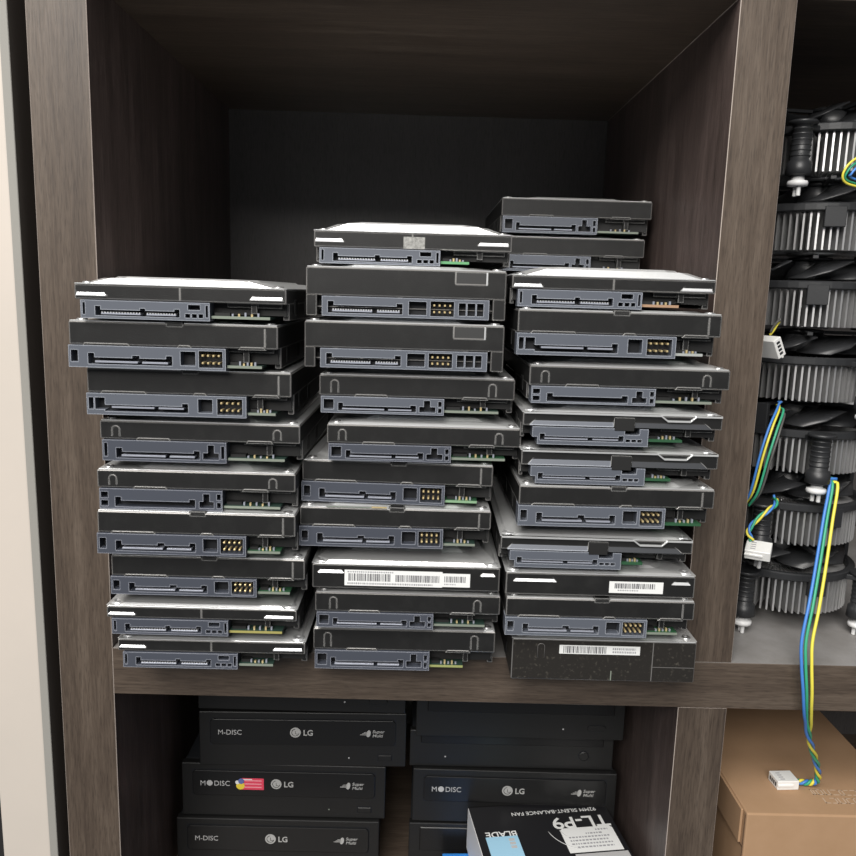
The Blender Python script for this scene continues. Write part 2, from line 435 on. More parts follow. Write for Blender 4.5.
    # --- connector
    if not rev:
        x0, w, ops, t1, t2, pb = CONN[kind]
        hz = zc - .55
        if zb < 130 and xl < 200 and kind != 'L' and 'cm' not in opt: opt['cm'] = M_connN
        skip = []
        if kind == 'N': skip = [(46, 53.5, hz * .62, hz), (-1, 1.6, -1, hz * .35)]
        cm = connector_mesh(x0, w, hz, [(a, b, c * hz, d * hz) for a, b, c, d in ops], opt.get('cm', M_conn), skip)
        co = cm.build('connector', root, (0, 0, .25 * MM)); co['label'] = 'blue grey plastic connector housing'
        zl = ops[1][2] if kind != 'N' else ops[0][2]
        if kind == 'L': zl = ops[0][2]
        for a, b in (t1, t2):
            t = MB(); t.box(x0 + a, x0 + b, -.6, 5, hz * (zl + .06), hz * (zl + .15), M_tong, .12)
            if style in ('slim', 'leg'):
                n = int((b - a) / 1.27)
                for k in range(n):
                    xk = x0 + a + .5 + k * (b - a - 1) / max(1, n - 1)
                    t.box(xk - .3, xk + .3, -.5, 4.6, hz * (zl + .15), hz * (zl + .21), M_alu)
            t.build('contact_tongue', co)
        if pb:
            p = MB(); pw = (pb[1] - pb[0])
            for i in range(4):
                for j in (0, 1):
                    cx = x0 + pb[0] + pw * (.16 + .226 * i); cz = hz * (.33 + .34 * j)
                    p.box(cx - .5, cx + .5, -.9, 4.6, cz - .5, cz + .5, M_gold, .15)
            p.build('jumper_pins', co)
        # circuit board to the right of the connector
        xr = x0 + w + .3; xe = opt.get('pcb_end', W_ - 8)
        if xr < xe and style != 'leg':
            p = MB(); pcb = opt.get('pcb', M_pcbd)
            p.box(xr, xe, 1.0, 120, 1.6, 2.9, pcb)
            p.box(xr, xe, .85, 1.0, 1.6, 2.9, opt.get('pe', M_pcbe))
            rnd = random.Random(int(zb * 10))
            n = 5
            for k in range(n):
                xk = xr + (xe - xr) * (.35 + .11 * k); hk = rnd.uniform(.8, 2.0)
                p.box(xk - .5, xk + .4, 2.5, 4, 2.9, 2.9 + hk, M_gold if k % 2 else M_tong)
            p.box(xr + 1, xr + (xe - xr) * .3, 3, 12, 2.9, 4.4, M_dark)
            p.build('circuit_board', root)
    if opt.get('label'):
        for q, L in enumerate(opt['label']):
            label_mesh(*L, seed=int(zb) + q).build('barcode_label', root)['label'] = 'white sticker with barcode lines'
    if opt.get('seal'):
        a, b, c, d = opt['seal']
        s = MB(); s.box(a, b, -.15, .2, c, d, M_seal); s.build('warranty_seal', root)
    return root

L_, M_, R_ = 'hard drives in the left stack', 'hard drives in the middle stack', 'hard drives in the right stack'
SPECS = [
 # style, connector, x, y, z bottom, rim, next bottom, yaw, label, group, options
 ('slim', 'S', 9, -50, 193.3, 209.6, 213.8, -.4, 'slim black hard drive with pale lid, topmost of the left stack', L_, {}),
 ('thick', 'J', 4.5, -48, 169.3, 191.8, 193.3, -.3, 'thick black hard drive, second from top of left stack, jutting furthest left', L_, {}),
 ('thick', 'K', 10, -42.5, 145.2, 168.4, 169.3, 0, 'smudged black hard drive, third from top of left stack, eight gold jumper pins', L_, {}),
 ('screw', 'T', 14, -39, 121.0, 141.6, 145.2, -.3, 'black hard drive fourth from top of left stack, arch mark at each end', L_, {}),
 ('screw', 'V', 11.5, -39, 95.5, 116.0, 121.0, .2, 'black hard drive in middle of left stack, bright silver lid shining above its front', L_, {}),
 ('thick', 'J', 12, -42, 72.5, 95.0, 95.5, 0, 'black hard drive fourth from bottom of left stack, wide connector with gold pins', L_, {'pcb': M_pcb}),
 ('thick', 'J', 16.2, -37, 48.5, 69.6, 72.5, 0, 'plain black hard drive third from bottom of left stack, above two thin drives', L_, {'zc': 10.3, 'pcb': M_pcb}),
 ('slim', 'S', 11.5, -34, 24.8, 40.2, 48.5, 0, 'thin hard drive second from bottom of left stack, white corner wedges, yellowish board edge', L_, {'bright': 1, 'pe': mat('pcb_edge_yellow', (.34, .31, .10), .5)}),
 ('slim', 'S', 15.5, -31, 4.2, 20.0, 24.8, .3, 'thin hard drive with white corner wedges at the bottom of left stack', L_, {'bright': 1, 'pcb_end': 84, 'pitch': -1.5}),

 ('slim', 'S', 119.4, -19.5, 223.5, 240.0, 245.4, -.5, 'slim hard drive with domed pale lid, topmost of the middle stack', M_, {'pcb': M_pcb, 'pe': mat('pcb_edge_green', (.10, .30, .13), .5), 'pcb_end': 80, 'seal': (46, 57, 8.6, 14.6), 'zc': 8.4}),
 ('leg', 'L', 116.7, -28, 197.0, 221.5, 223.5, -.3, 'black hard drive with side legs and corner window, second from top of middle stack', M_, {'zc': 10.5}),
 ('leg', 'L', 116.5, -31.5, 171.0, 194.3, 197.0, 0, 'black hard drive with side legs and corner window, third from top of middle stack', M_, {'zc': 10.3}),
 ('screw', 'U', 123.6, -27, 147.0, 166.8, 171.0, -.3, 'black hard drive fourth from top of middle stack, under the two with legs', M_, {}),
 ('screw', 'U', 128.0, -29, 122.3, 141.2, 147.0, 0, 'black hard drive shifted right of the others, fifth from top of middle stack', M_, {'pcb': M_pcb}),
 ('thick', 'J', 114.3, -23, 98.3, 120.6, 122.3, -2.2, 'black hard drive skewed so its lid corner shows, fifth from bottom of middle stack', M_, {'pcb': M_pcb, 'pe': mat('pcb_edge_dull', (.2, .34, .2), .5)}),
 ('thick', 'J', 114.0, -29, 75.2, 96.4, 98.3, 0, 'black hard drive under the skewed one, gold strip lying at its lid front', M_, {'gold': 1}),
 ('rev', None, 120.4, -27, 50.9, 64.3, 75.2, 0, 'thin hard drive with long white barcode sticker on its end, middle stack', M_, {'label': [(17.5, 70.5, 1.8, 10.6, [(.04, .47, .3, .78, 'bar'), (.52, .97, .3, .74, 'bar'), (.03, .5, .84, .93, 'txt'), (.03, .9, .08, .2, 'txt')], -.25), (70.0, 85.5, 2.2, 9.8, [(.1, .85, .35, .8, 'bar'), (.1, .5, .15, .25, 'txt')], -.22)], 'wedges': ((3, 17), (91, 99))}),
 ('screw', 'U', 121.6, -24, 27.2, 47.0, 50.9, 0, 'black hard drive second from bottom of middle stack, below the barcode one', M_, {'arch': (10, 89)}),
 ('screw', 'U', 120.2, -20, .8, 24.4, 27.2, .2, 'black hard drive at the bottom of middle stack, resting on the shelf edge', M_, {'zc': 11.4, 'arch': (8, 90), 'pcb_end': 84, 'pe': mat('pcb_edge_olive', (.3, .33, .12), .5)}),

 ('slim', 'S', 220.4, -35.5, 204.7, 220.0, 225.0, -.4, 'slim hard drive with pale lid, topmost of the right front stack', R_, {'zc': 9.0, 'pe': mat('pcb_edge_copper', (.34, .21, .13), .5), 'pcb_end': 84}),
 ('thick', 'K', 223.7, -39.5, 181.0, 203.3, 204.7, 0, 'black hard drive second from top of right stack, eight gold pins', R_, {'pe': mat('pcb_edge_pale', (.36, .38, .37), .5)}),
 ('screw', 'V', 231, -38, 156.6, 175.6, 181.0, 0, 'black hard drive jutting furthest right, third from top of right stack', R_, {}),
 ('notch', 'N', 228.5, -40, 136.8, 152.0, 156.6, 0, 'thin hard drive with jagged silver rim, upper of an adjoining pair in right stack', R_, {'pcb': M_pcb, 'pcb_end': 82, 'pe': M_pcb}),
 ('notch', 'N', 229, -37.5, 115.8, 131.8, 136.8, 0, 'thin hard drive with jagged silver rim, lower of an adjoining pair in right stack', R_, {'pcb': M_pcb, 'pcb_end': 78, 'pe': M_pcb}),
 ('thick', 'J', 228.7, -38.5, 92.3, 113.4, 115.8, .3, 'black hard drive in right stack with green board jutting from its right', R_, {'pcb': M_pcb, 'pcb_end': 96, 'pe': M_pcb}),
 ('notch', 'N', 220.9, -33.5, 69.0, 84.4, 92.3, -.5, 'thin hard drive with jagged silver rim, shifted left above the small barcode sticker', R_, {'pcb': M_pcb, 'pcb_end': 76, 'pe': M_pcb}),
 ('rev', None, 224.7, -32.5, 52.2, 64.3, 69.0, 0, 'thin hard drive with small white barcode sticker on its right half, right stack', R_, {'label': [(55.5, 84.5, 2.2, 8.6, [(.1, .85, .4, .85, 'bar'), (.16, .55, .18, .3, 'txt')], -.25)], 'wedges': ((4, 27), (89, 99))}),
 ('thick', 'J', 225.4, -33, 29.4, 50.2, 52.2, 0, 'black hard drive with gold pins, second from bottom of right stack', R_, {'pcb': M_pcb, 'zc': 10.6}),
 ('rev', None, 230.5, -27.5, 1.0, 24.6, 29.4, 0, 'dusty thick hard drive with barcode strip at the bottom of right stack', R_, {'dusty': 1, 'arch': (16,), 'label': [(26, 70.5, 15.6, 20.6, [(.05, .58, .1, .9, 'bar'), (.66, .95, .55, .8, 'txt'), (.66, .95, .2, .42, 'txt')], -.25)]}),

 ('screw', 'U', 227.5, 115, 252.0, 274.6, 277.0, 0, 'shaded black hard drive topmost of the rear stack, highest in the shelf', 'hard drives in the rear stack', {'arch': ()}),
 ('screw', 'U', 224.8, 117, 226.6, 249.6, 252.0, 0, 'shaded black hard drive second in the rear stack, half hidden by pale lids', 'hard drives in the rear stack', {'arch': ()}),
]
for sp in SPECS:
    r = make_hdd(sp)
    if len(sp) > 10 and sp[10].get('gold'):
        g = MB(); g.box(38, 46, -.35, .1, 21.6, 22.4, M_gold); g.box(14, 38, -.3, .1, 21.7, 22.1, M_pcbe)
        g.build('foil_strip', r)

def copy_tree(o, parent=None):
    c = o.copy(); COL.objects.link(c)
    if parent: c.parent = parent
    for ch in list(o.children): copy_tree(ch, c)
    return c
# the rest of the rear stack, out of sight behind the right front stack
n = 9; pitch = 226.6 / n
proto = make_hdd(('screw', 'U', 226, 117, .1, 22.0, pitch - .1, 0, 'black hard drive out of sight in the rear stack behind the right stack', 'lower hard drives in the rear stack', {'arch': ()}))
for k in range(1, n):
    c = copy_tree(proto); c.location.z = (.1 + k * pitch) * MM; c.location.x += random.uniform(-1.5, 1.5) * MM

# ------------------------------------------------------------------ bookcase
WI, DV = .335, .0292
X3 = WI + DV + WI; LP = .0313; SH = .0289; CE = .3645; FL = -.218; BD = .300; TOP = .62; BOT = -.42
bk = thing('bookcase', 'dark walnut bookcase of open square compartments holding stacked computer parts', 'bookcase')
def panel(name, x0, x1, y0, y1, z0, z1, faces):
    """faces: dict of material by side; front edge gets its own wood"""
    mb = MB(); b = .35
    k = 1000
    mb.box(x0 * k, x1 * k, y0 * k, y1 * k, z0 * k, z1 * k, faces['in'], b, faces.get('bev'))
    mb.bm.normal_update()
    for f in mb.bm.faces:
        if abs(f.normal.y + 1) < .01: f.material_index = mb.mi(faces['front'])
        elif abs(f.normal.z - 1) < .01 and 'top' in faces: f.material_index = mb.mi(faces['top'])
    return mb.build(name, bk)
V = {'in': wood_in, 'front': wood_v, 'bev': edge_band}
Hh = {'in': wood_h, 'front': wood_h, 'top': shelf_top, 'bev': wood_h}
panel('side_panel', -LP, 0, 0, BD, BOT, TOP, V)
panel('divider_panel', WI, WI + DV, 0.0005, BD, CE, TOP, V)
panel('divider_panel', WI, WI + DV, 0.0005, BD, 0, CE, V)
panel('divider_panel', WI, WI + DV, 0.0005, BD, FL, -SH, V)
panel('side_panel', X3, X3 + LP, 0, BD, BOT, TOP, V)
panel('shelf_board', 0, X3, 0, BD, -SH, 0, Hh)
for a, b in ((0, WI), (WI + DV, X3)):
    panel('shelf_board', a, b, .001, BD, CE, CE + SH, {**Hh, 'in': wood_h})
panel('shelf_board', 0, X3, .001, BD, FL - SH, FL, {'in': wood_h, 'front': wood_h, 'bev': wood_h})
mb = MB(); mb.box(-LP * 1000, (X3 + LP) * 1000, BD * 1000, BD * 1000 + 6, BOT * 1000, TOP * 1000, wood_back); mb.build('back_panel', bk)

# ------------------------------------------------------------------ setting: pale door jamb on the left, back wall, added dark panel
def struct(name, mb):
    o = mb.build(name); o['kind'] = 'structure'; return o
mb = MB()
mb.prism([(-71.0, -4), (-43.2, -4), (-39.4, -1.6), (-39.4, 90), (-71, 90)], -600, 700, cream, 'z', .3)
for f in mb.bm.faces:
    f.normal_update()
    if f.normal.x > .3 and abs(f.normal.z) < .1: f.material_index = mb.mi(cream_edge if f.normal.x < .95 else jamb_shade)
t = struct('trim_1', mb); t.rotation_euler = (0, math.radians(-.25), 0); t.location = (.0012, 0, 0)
mb = MB(); mb.box(-400, 900, 312, 330, -700, 1900, dark_wall); struct('wall_back', mb)
mb = MB(); mb.box(-330, -72, 150, 310, -700, 1900, dark_wall); struct('added_dark_panel', mb)  # added dark panel, keeps the strip left of the jamb black

# ------------------------------------------------------------------ optical drives
def swoosh(mb, cx, cz, s, y):
    # disc-and-streak emblem
    for k, (a, b, h) in enumerate(((-6, -1, .5), (-4.6, -1, .45), (-3.4, -.6, .4))):
        mb.box(cx + a * s, cx + b * s, y, .2, cz + (k - 1) * .9 * s - .2, cz + (k - 1) * .9 * s - .2 + h * s * .8, M_logo)
    pts = [(cx + 1.5 * s * math.cos(t) + .35 * s * math.sin(t), cz + 2.7 * s * math.sin(t)) for t in [2 * math.pi * k / 20 for k in range(20)]]
    mb.prism(pts, y, .2, M_logo, 'y')

def make_odd(x, y, z, yaw, label, style, group, h=41.6, logo=True):
    root = thing('optical_drive', label, 'optical drive', (x * MM, y * MM, z * MM), math.radians(yaw), group)
    mb = MB()
    mb.box(1.2, 147.4, 6, 172, .6, h - .6, M_case, .6)
    mb.build('metal_case', root)
    mb = MB()
    mb.box(0, 148.6, 0, 6, 0.05, h - .05, M_bezel, .7, None, 2)
    mb.build('bezel', root)
    if style in ('plain', 'disc'):
        t = MB(); x0, x1, z0, z1 = 8, 141, h - 25.0, h - 5.2
        c = 2.0
        t.box(x0 - .55, x1 + .55, -.06, .3, z0 - .55, z1 + .55, M_hole)
        t.prism([(x0 + c, z0), (x1 - c, z0), (x1, z0 + c), (x1, z1 - c), (x1 - c, z1), (x0 + c, z1), (x0, z1 - c), (x0, z0 + c)], -1.2, .3, M_tray, 'y', .5, None, 2)
        tr = t.build('tray_door', root)
        zm = (z0 + z1) / 2
        rot = (math.radians(90), 0, 0)
        if style == 'plain':
            text('disc_lettering', 'M-DISC', 5.4, (13.5, -1.22, zm - 2.0), rot, M_print, tr, -.004, .98)
        else:
            text('disc_lettering', 'M', 5.6, (13.5, -1.22, zm - 2.0), rot, M_print, tr, -.002, 1.0)
            b = MB(); b.lathe([(2.2, 0), (2.2, -.15), (.5, -.15)], (20.6, -1.2, zm), M_print, 18, 'y'); b.build('disc_emblem', tr)
            text('disc_lettering', 'DISC', 5.6, (23.6, -1.22, zm - 2.0), rot, M_print, tr, -.002, .98)
        # maker's round emblem and letters
        b = MB()
        b.lathe([(3.9, 0), (3.9, -.15), (.3, -.15)], (69.0, -1.2, zm + .2), M_logo, 28, 'y')
        b.tube([(69 + 2.6 * math.cos(a), -1.36, zm + .2 + 2.6 * math.sin(a)) for a in [math.radians(q) for q in range(95, 361, 15)]], .22, M_tray, 5)
        b.tube([(69.0, -1.36, zm + 1.4), (69.0, -1.36, zm - .9), (70.6, -1.36, zm - .9)], .2, M_tray, 5)
        b.build('round_emblem', tr)
        text('maker_lettering', 'LG', 6.0, (74.5, -1.22, zm - 2.0), rot, M_logo, tr, .022, .98)
        b = MB(); swoosh(b, 121.5, zm, 1.0, -1.38); b.build('multi_emblem', tr)
        text('multi_lettering', 'Super\nMulti', 3.2, (124.2, -1.22, zm + .5), rot, M_logo, tr, .008, 1.15, shear=.2)
        e = MB(); e.box(127.9, 139.1, -.05, .3, 4.7, 9.9, M_hole); e.box(128.5, 138.5, -1.0, .4, 5.2, 9.4, M_bezel, .45); e.build('eject_button', root)
        e = MB(); e.lathe([(.55, .05), (.55, -.12), (.1, -.12)], (107.5, 0, 6.8), M_print if style == 'plain' else M_pcbe, 10, 'y'); e.build('status_light', root)
        e = MB(); e.lathe([(.6, .05), (.6, -.05), (.1, -.05)], (58, 0, 7.2), M_hole, 10, 'y'); e.build('release_hole', root)
    else:
        t = MB(); t.box(8, 141, -1.0, .3, h - (22 if style == 'pill' else 10), h - 3, M_tray, .5)
        t.build('tray_door', root)
        e = MB()
        if style == 'pill':
            pts = [(129 + (4.5 if math.cos(a) > 0 else -4.5) + 2.2 * math.cos(a), 9 + 2.2 * math.sin(a)) for a in [2 * math.pi * (k + .5) / 20 for k in range(20)]]
            e.box(123.6, 134.4, -.04, .3, 6.3, 11.7, M_hole); e.prism(pts, -.9, .3, M_bezel, 'y', .3)
        else:
            e.lathe([(4.2, .1), (4.2, -.05), (.2, -.05)], (127, 0, 11), M_hole, 20, 'y'); e.lathe([(3.6, .1), (3.6, -.7), (3.0, -1.0), (.2, -1.0)], (127, 0, 11), M_bezel, 20, 'y')
        e.build('eject_button', root)
        e = MB(); e.lathe([(.6, .05), (.6, -.12), (.1, -.12)], (105 if style == 'pill' else 26, 0, 8.0), M_print, 10, 'y'); e.build('status_light', root)
    return root
OL, OR = 'optical drives in the left stack', 'optical drives in the right stack'
PO = 43.0
make_odd(23, 90, -88.4, 0, 'black optical drive half hidden under the shelf, top of the left stack', 'pill', OL)
make_odd(24.0, 88, -131.0, 1.2, 'black optical drive second from top of left stack, no sticker, visible case side', 'plain', OL, 41.9)
odd3 = make_odd(9.8, 91, -173.3, 0, 'black optical drive with a pink sticker on its tray door', 'disc', OL, 42.0)
make_odd(6.0, 88, -216.6, 0, 'black optical drive at the bottom of left stack, below the pink sticker', 'plain', OL, 42.9)
make_odd(179.5, 84, -101.9, 0, 'black optical drive with pill button, top of the right stack under the shelf', 'pill', OR)
make_odd(175.5, 93, -131.0, 0, 'black optical drive with round button, second in the right stack', 'round', OR, 28.6)
make_odd(178.5, 90, -173.4, -.5, 'black lettered optical drive right behind the white stickered fan carton', 'disc', OR, 42.2)
make_odd(176.5, 90, -217.6, 0, 'black optical drive at the bottom of right stack, mostly hidden by carton', 'pill', OR, 42.6)
# pink sticker with a small coloured mark
h = 42.0; zm = h - 15.1
s = MB(); s.box(44, 60, -1.5, -1.15, zm - 4.6, zm + 4.4, M_pink)
for k in range(3):
    s.box(46.0, 58.4, -1.56, -1.4, zm + 2.2 - k * 2.6, zm + 3.0 - k * 2.6, M_pinkl)
s.box(45, 51.5, -1.55, -1.4, zm + 3.2, zm + 3.9, M_white)
s.lathe([(3.1, .1), (3.1, -.1), (.2, -.1)], (43.0, -1.55, zm - 1.4), M_yel, 16, 'y')
s.lathe([(2.2, .1), (2.2, -.1), (.2, -.1)], (43.6, -1.7, zm + 2.2), M_blu, 14, 'y')
s.lathe([(1.5, .1), (1.5, -.1), (.2, -.1)], (40.8, -1.65, zm + 1.2), M_white, 14, 'y')
st = s.build('sticker', odd3); st['label'] = 'pink sticker with yellow and blue spots'

# ------------------------------------------------------------------ fan carton on a blue carton
bc = thing('carton', 'flat blue carton lying under the black fan carton', 'box', (.2012, .078, FL + .0002), math.radians(2))
mb = MB(); mb.box(0, 118, -110, 0, 0, 27.6, M_blue, .5); mb.build('carton_body', bc)
fb = thing('fan_carton', 'black fan carton with upside down white lettering and two stickers', 'box', (.2192, .0838, -.1896), math.radians(8))
mb = MB(); mb.box(0, 101, -101, 0, 0, 32.2, M_boxblk, .5); mb.build('carton_body', fb)
mb = MB(); mb.box(-.4, .05, -100.4, -.6, .6, 32.0, M_boxwht); mb.build('side_flap', fb)['label'] = 'white left side of the carton'
zt = 32.22; up = (0, 0, math.pi)
text('carton_lettering', 'TL-P9', 16.5, (97.5, -18.0, zt), up, M_white, fb, .014, 1.05, thick=.05)
text('carton_lettering', '92MM SILENT-BALANCE FAN', 5.2, (92.5, -9.0, zt), up, M_white, fb, .008, .95, thick=.05)
text('carton_lettering', 'BLADE', 8.2, (28.5, -28.0, zt), up, M_white, fb, .012, .92, thick=.05)
mb = MB()
for r, a0, a1 in ((26, 192, 256), (18, 195, 225)):
    mb.tube([(76 + r * math.cos(a), -26 + r * math.sin(a), zt) for a in [math.radians(q) for q in range(a0, a1, 6)]], .28, M_print, 6)
mb.build('printed_arcs', fb)
mb = MB(); mb.box(5.5, 28, -78, -33.0, zt - .05, zt + .12, M_lblue)
for k in range(3): mb.box(21, 25, -38 - k * 3.6, -35.4 - k * 3.6, zt + .1, zt + .16, M_print)
mb.build('blue_sticker', fb)
mb = MB()
mb.prism([(59, -54), (97, -54), (97, -31.5), (95, -29.5), (61, -29.5), (59, -31.5)], zt - .05, zt + .14, M_white, 'z')
rnd = random.Random(3)
for k, (a, b) in enumerate(((84, 93), (76, 88), (63, 92), (63, 90), (63, 92), (66, 92))):
    x = a
    while x < b:
        w = rnd.uniform(.8, 2.2); mb.box(x, min(x + w, b), -33.4 - k * 3.3, -32.0 - k * 3.3, zt + .12, zt + .18, M_inkl); x += w + .7
mb.build('white_sticker', fb)
mb = MB(); mb.box(62, 99, -80, -55.5, zt - .05, zt + .10, mat('sticker_grey', (.45, .45, .45), .5)); mb.build('grey_sticker', fb)

# ------------------------------------------------------------------ cardboard box
cb = thing('cardboard_box', 'brown cardboard box below the coolers with a white plug on top', 'box', (.3845, .0035, FL + .0002))
bh = 117.6
mb = MB(); mb.box(0, 108, 0, 200, 0, bh, M_card, 1.0, None, 2)
mb.box(-.35, .1, 2, 90, bh - 24.5, bh - 23.6, M_cardin)
mb.box(-.3, .2, 1.2, 1.9, 2, bh - 2, M_cardin)
mb.build('carton_body', cb)
mb = MB(); mb.box(-1.6, -.1, 5, 196, bh - 23.5, bh - .6, M_card, .3); mb.build('side_flap', cb)
rnd = random.Random(5); mb = MB()
for row, zz in enumerate((12, 20.5)):
    x = 55 - row * 4
    while x < 104:
        w = rnd.uniform(2.2, 4.2)
        mb.box(x, x + w, zz, zz + .7, bh - .1, bh + .06, M_cardpr)
        if rnd.random() < .8: mb.box(x, x + .7, zz, zz + 5.6, bh - .1, bh + .06, M_cardpr)
        if rnd.random() < .7: mb.box(x, x + w, zz + 5, zz + 5.6, bh - .1, bh + .06, M_cardpr)
        if rnd.random() < .5: mb.box(x + w - .7, x + w, zz, zz + 5.6, bh - .1, bh + .06, M_cardpr)
        x += w + 1.2
mb.build('print', cb)

# ------------------------------------------------------------------ processor coolers
def rot(p, a): return (p[0] * math.cos(a) - p[1] * math.sin(a), p[0] * math.sin(a) + p[1] * math.cos(a), *p[2:])
def make_cooler(label, loc, yaw):
    root = thing('processor_cooler', label, 'cooler', loc, math.radians(yaw), 'coolers stacked in the right compartment')
    # heatsink: core and radial fins
    mb = MB(); mb.lathe([(15, 13.2), (16, 14.5), (16, 39), (14, 39)], (0, 0, 0), M_fin, 28)
    N = 70
    for k in range(N):
        a = 2 * math.pi * k / N
        lp = []
        for r, off in ((14, 0), (28, .05), (42.5, .13)):
            lp.append([rot((r, sgn * .55, z), a + off) for sgn, z in ((-1, 15), (1, 15), (1, 38), (-1, 38))])
        mb.loft(lp, M_fin)
    mb.build('heatsink', root)
    # fan frame: ring, arms, posts, tab
    mb = MB(); n = 48
    ring = []
    for r, z in ((41, 37.2), (45, 37.2), (46, 38), (46, 41.5), (45.2, 42.2), (42.2, 42.2), (41, 41.2)):
        ring.append([(r * math.cos(2 * math.pi * k / n), r * math.sin(2 * math.pi * k / n), z) for k in range(n)])
    ring.append(ring[0]); mb.loft(ring, M_plas, False, False)
    for q in range(4):
        a = math.radians(45 + 90 * q)
        P = lambda x, y: rot((x, y), a)
        mb.prism([P(43, -8), P(54, -5), P(54, 5), P(43, 8)], 37.2, 40.4, M_plas, 'z', .4)
        P = lambda x, y: rot((x, y), a - .75)
        if q in (0, 2): mb.prism([P(42.5, -4), P(45.8, -4), P(45.8, 4), P(42.5, 4)], 41.5, 57.0, M_plas, 'z', .4)
        # hub spokes on top
        mb.prism([P(12, -1.2), P(45, -1.6), P(45, 1.6), P(12, 1.2)], 55.2, 57.2, M_plas, 'z', .2)
    for aq in (-84, 10, 150):
        a = math.radians(aq); P = lambda x, y: rot((x, y), a)
        mb.prism([P(42.8, -6), P(46.3, -6), P(46.3, 6), P(42.8, 6)], 28.0, 40, M_plas, 'z', .4)
    mb.lathe([(13, 55.6), (13, 57.6), (11, 57.8), (2, 57.8)], (0, 0, 0), M_plas, 24)
    mb.build('fan_frame', root)
    # fan: hub and swept blades
    mb = MB(); mb.lathe([(14, 43.6), (14.6, 44), (14.6, 54.2), (13, 55.2), (2, 55.2)], (0, 0, 0), M_blade, 24)
    for k in range(7):
        a = 2 * math.pi * k / 7; lps = []
        for i in range(7):
            t = i / 6; r = 13.5 + t * 26; ao = a + .5 * t * t; ch = .42 - .08 * t
            p1 = rot((r, 0), ao - ch); p2 = rot((r, 0), ao + ch)
            mid = rot((r, 0), ao)
            z1, z2 = 44.2, 54.4; zm_ = 48.4
            lps.append([(p1[0], p1[1], z1), (mid[0], mid[1], zm_), (p2[0], p2[1], z2), (p2[0], p2[1], z2 - .9), (mid[0], mid[1], zm_ - 1), (p1[0], p1[1], z1 - .7)])
        for f in mb.loft(lps, M_blade): f.smooth = True
    mb.build('fan', root)
    for q in range(4):
        a = math.radians(45 + 90 * q); c = (53 * math.cos(a), 53 * math.sin(a), 0)
        mb = MB()
        mb.lathe([(7.6, 42.4), (8.2, 41.8), (8.2, 40.6), (5.6, 40), (5.4, 20), (6.9, 19.4), (7.4, 12.4), (6.6, 11.8)][::-1], c, M_plas, 20)
        for zz in range(22, 39, 3): mb.lathe([(5.3, zz), (5.75, zz + .4), (5.75, zz + 1.1), (5.3, zz + 1.5)], c, M_plas, 20)
        pp = mb.build('push_pin', root)
        mb = MB()
        mb.lathe([(3.0, 5.4), (5.6, 5.8), (6.0, 7.2), (5.6, 8.6), (3.6, 9.2), (3.6, 12)], c, M_pin, 14)
        for sg in (-1, 1):
            p0 = rot((c[0], c[1]), 0)
            t = (-math.sin(a), math.cos(a)); ux, uy = math.cos(a + .785), math.sin(a + .785)
            q0 = (c[0] + sg * 1.9 * ux, c[1] + sg * 1.9 * uy)
            mb.prism([(q0[0] + 1.3 * math.cos(w_), q0[1] + 1.3 * math.sin(w_)) for w_ in [math.pi / 4 * k for k in range(8)]], .05, 5.6, M_pin, 'z', .25)
        mb.build('pin_tip', pp)['label'] = 'white plastic pin tip'
    return root
cz = 45.4
cool = {}
CL = [('processor cooler at the bottom of the stack, standing on the shelf', 425, 83, 0),
      ('processor cooler second from bottom, its long wires hanging over the shelf edge', 425, 82, 6),
      ('processor cooler third from bottom, black push pin facing front', 427, 86, 37),
      ('processor cooler in the middle of the stack, fourth from either end', 424, 84, 159),
      ('processor cooler third from top with a white plug at its left', 425, 84, -24),
      ('processor cooler second from top, wide black tab over its fins', 426, 84, -19),
      ('processor cooler topmost of the stack, white pin tip hanging at front left', 429, 86, 4)]
proto = None
for k, (lb, x, y, a) in enumerate(CL):
    if k == 0: o = proto = make_cooler(lb, (0, 0, 0), 0)
    else: o = copy_tree(proto); o['label'] = lb
    o.location = (x * MM, y * MM, (.1 + k * cz) * MM); o.rotation_euler = (0, 0, math.radians(a))
    cool[k] = o

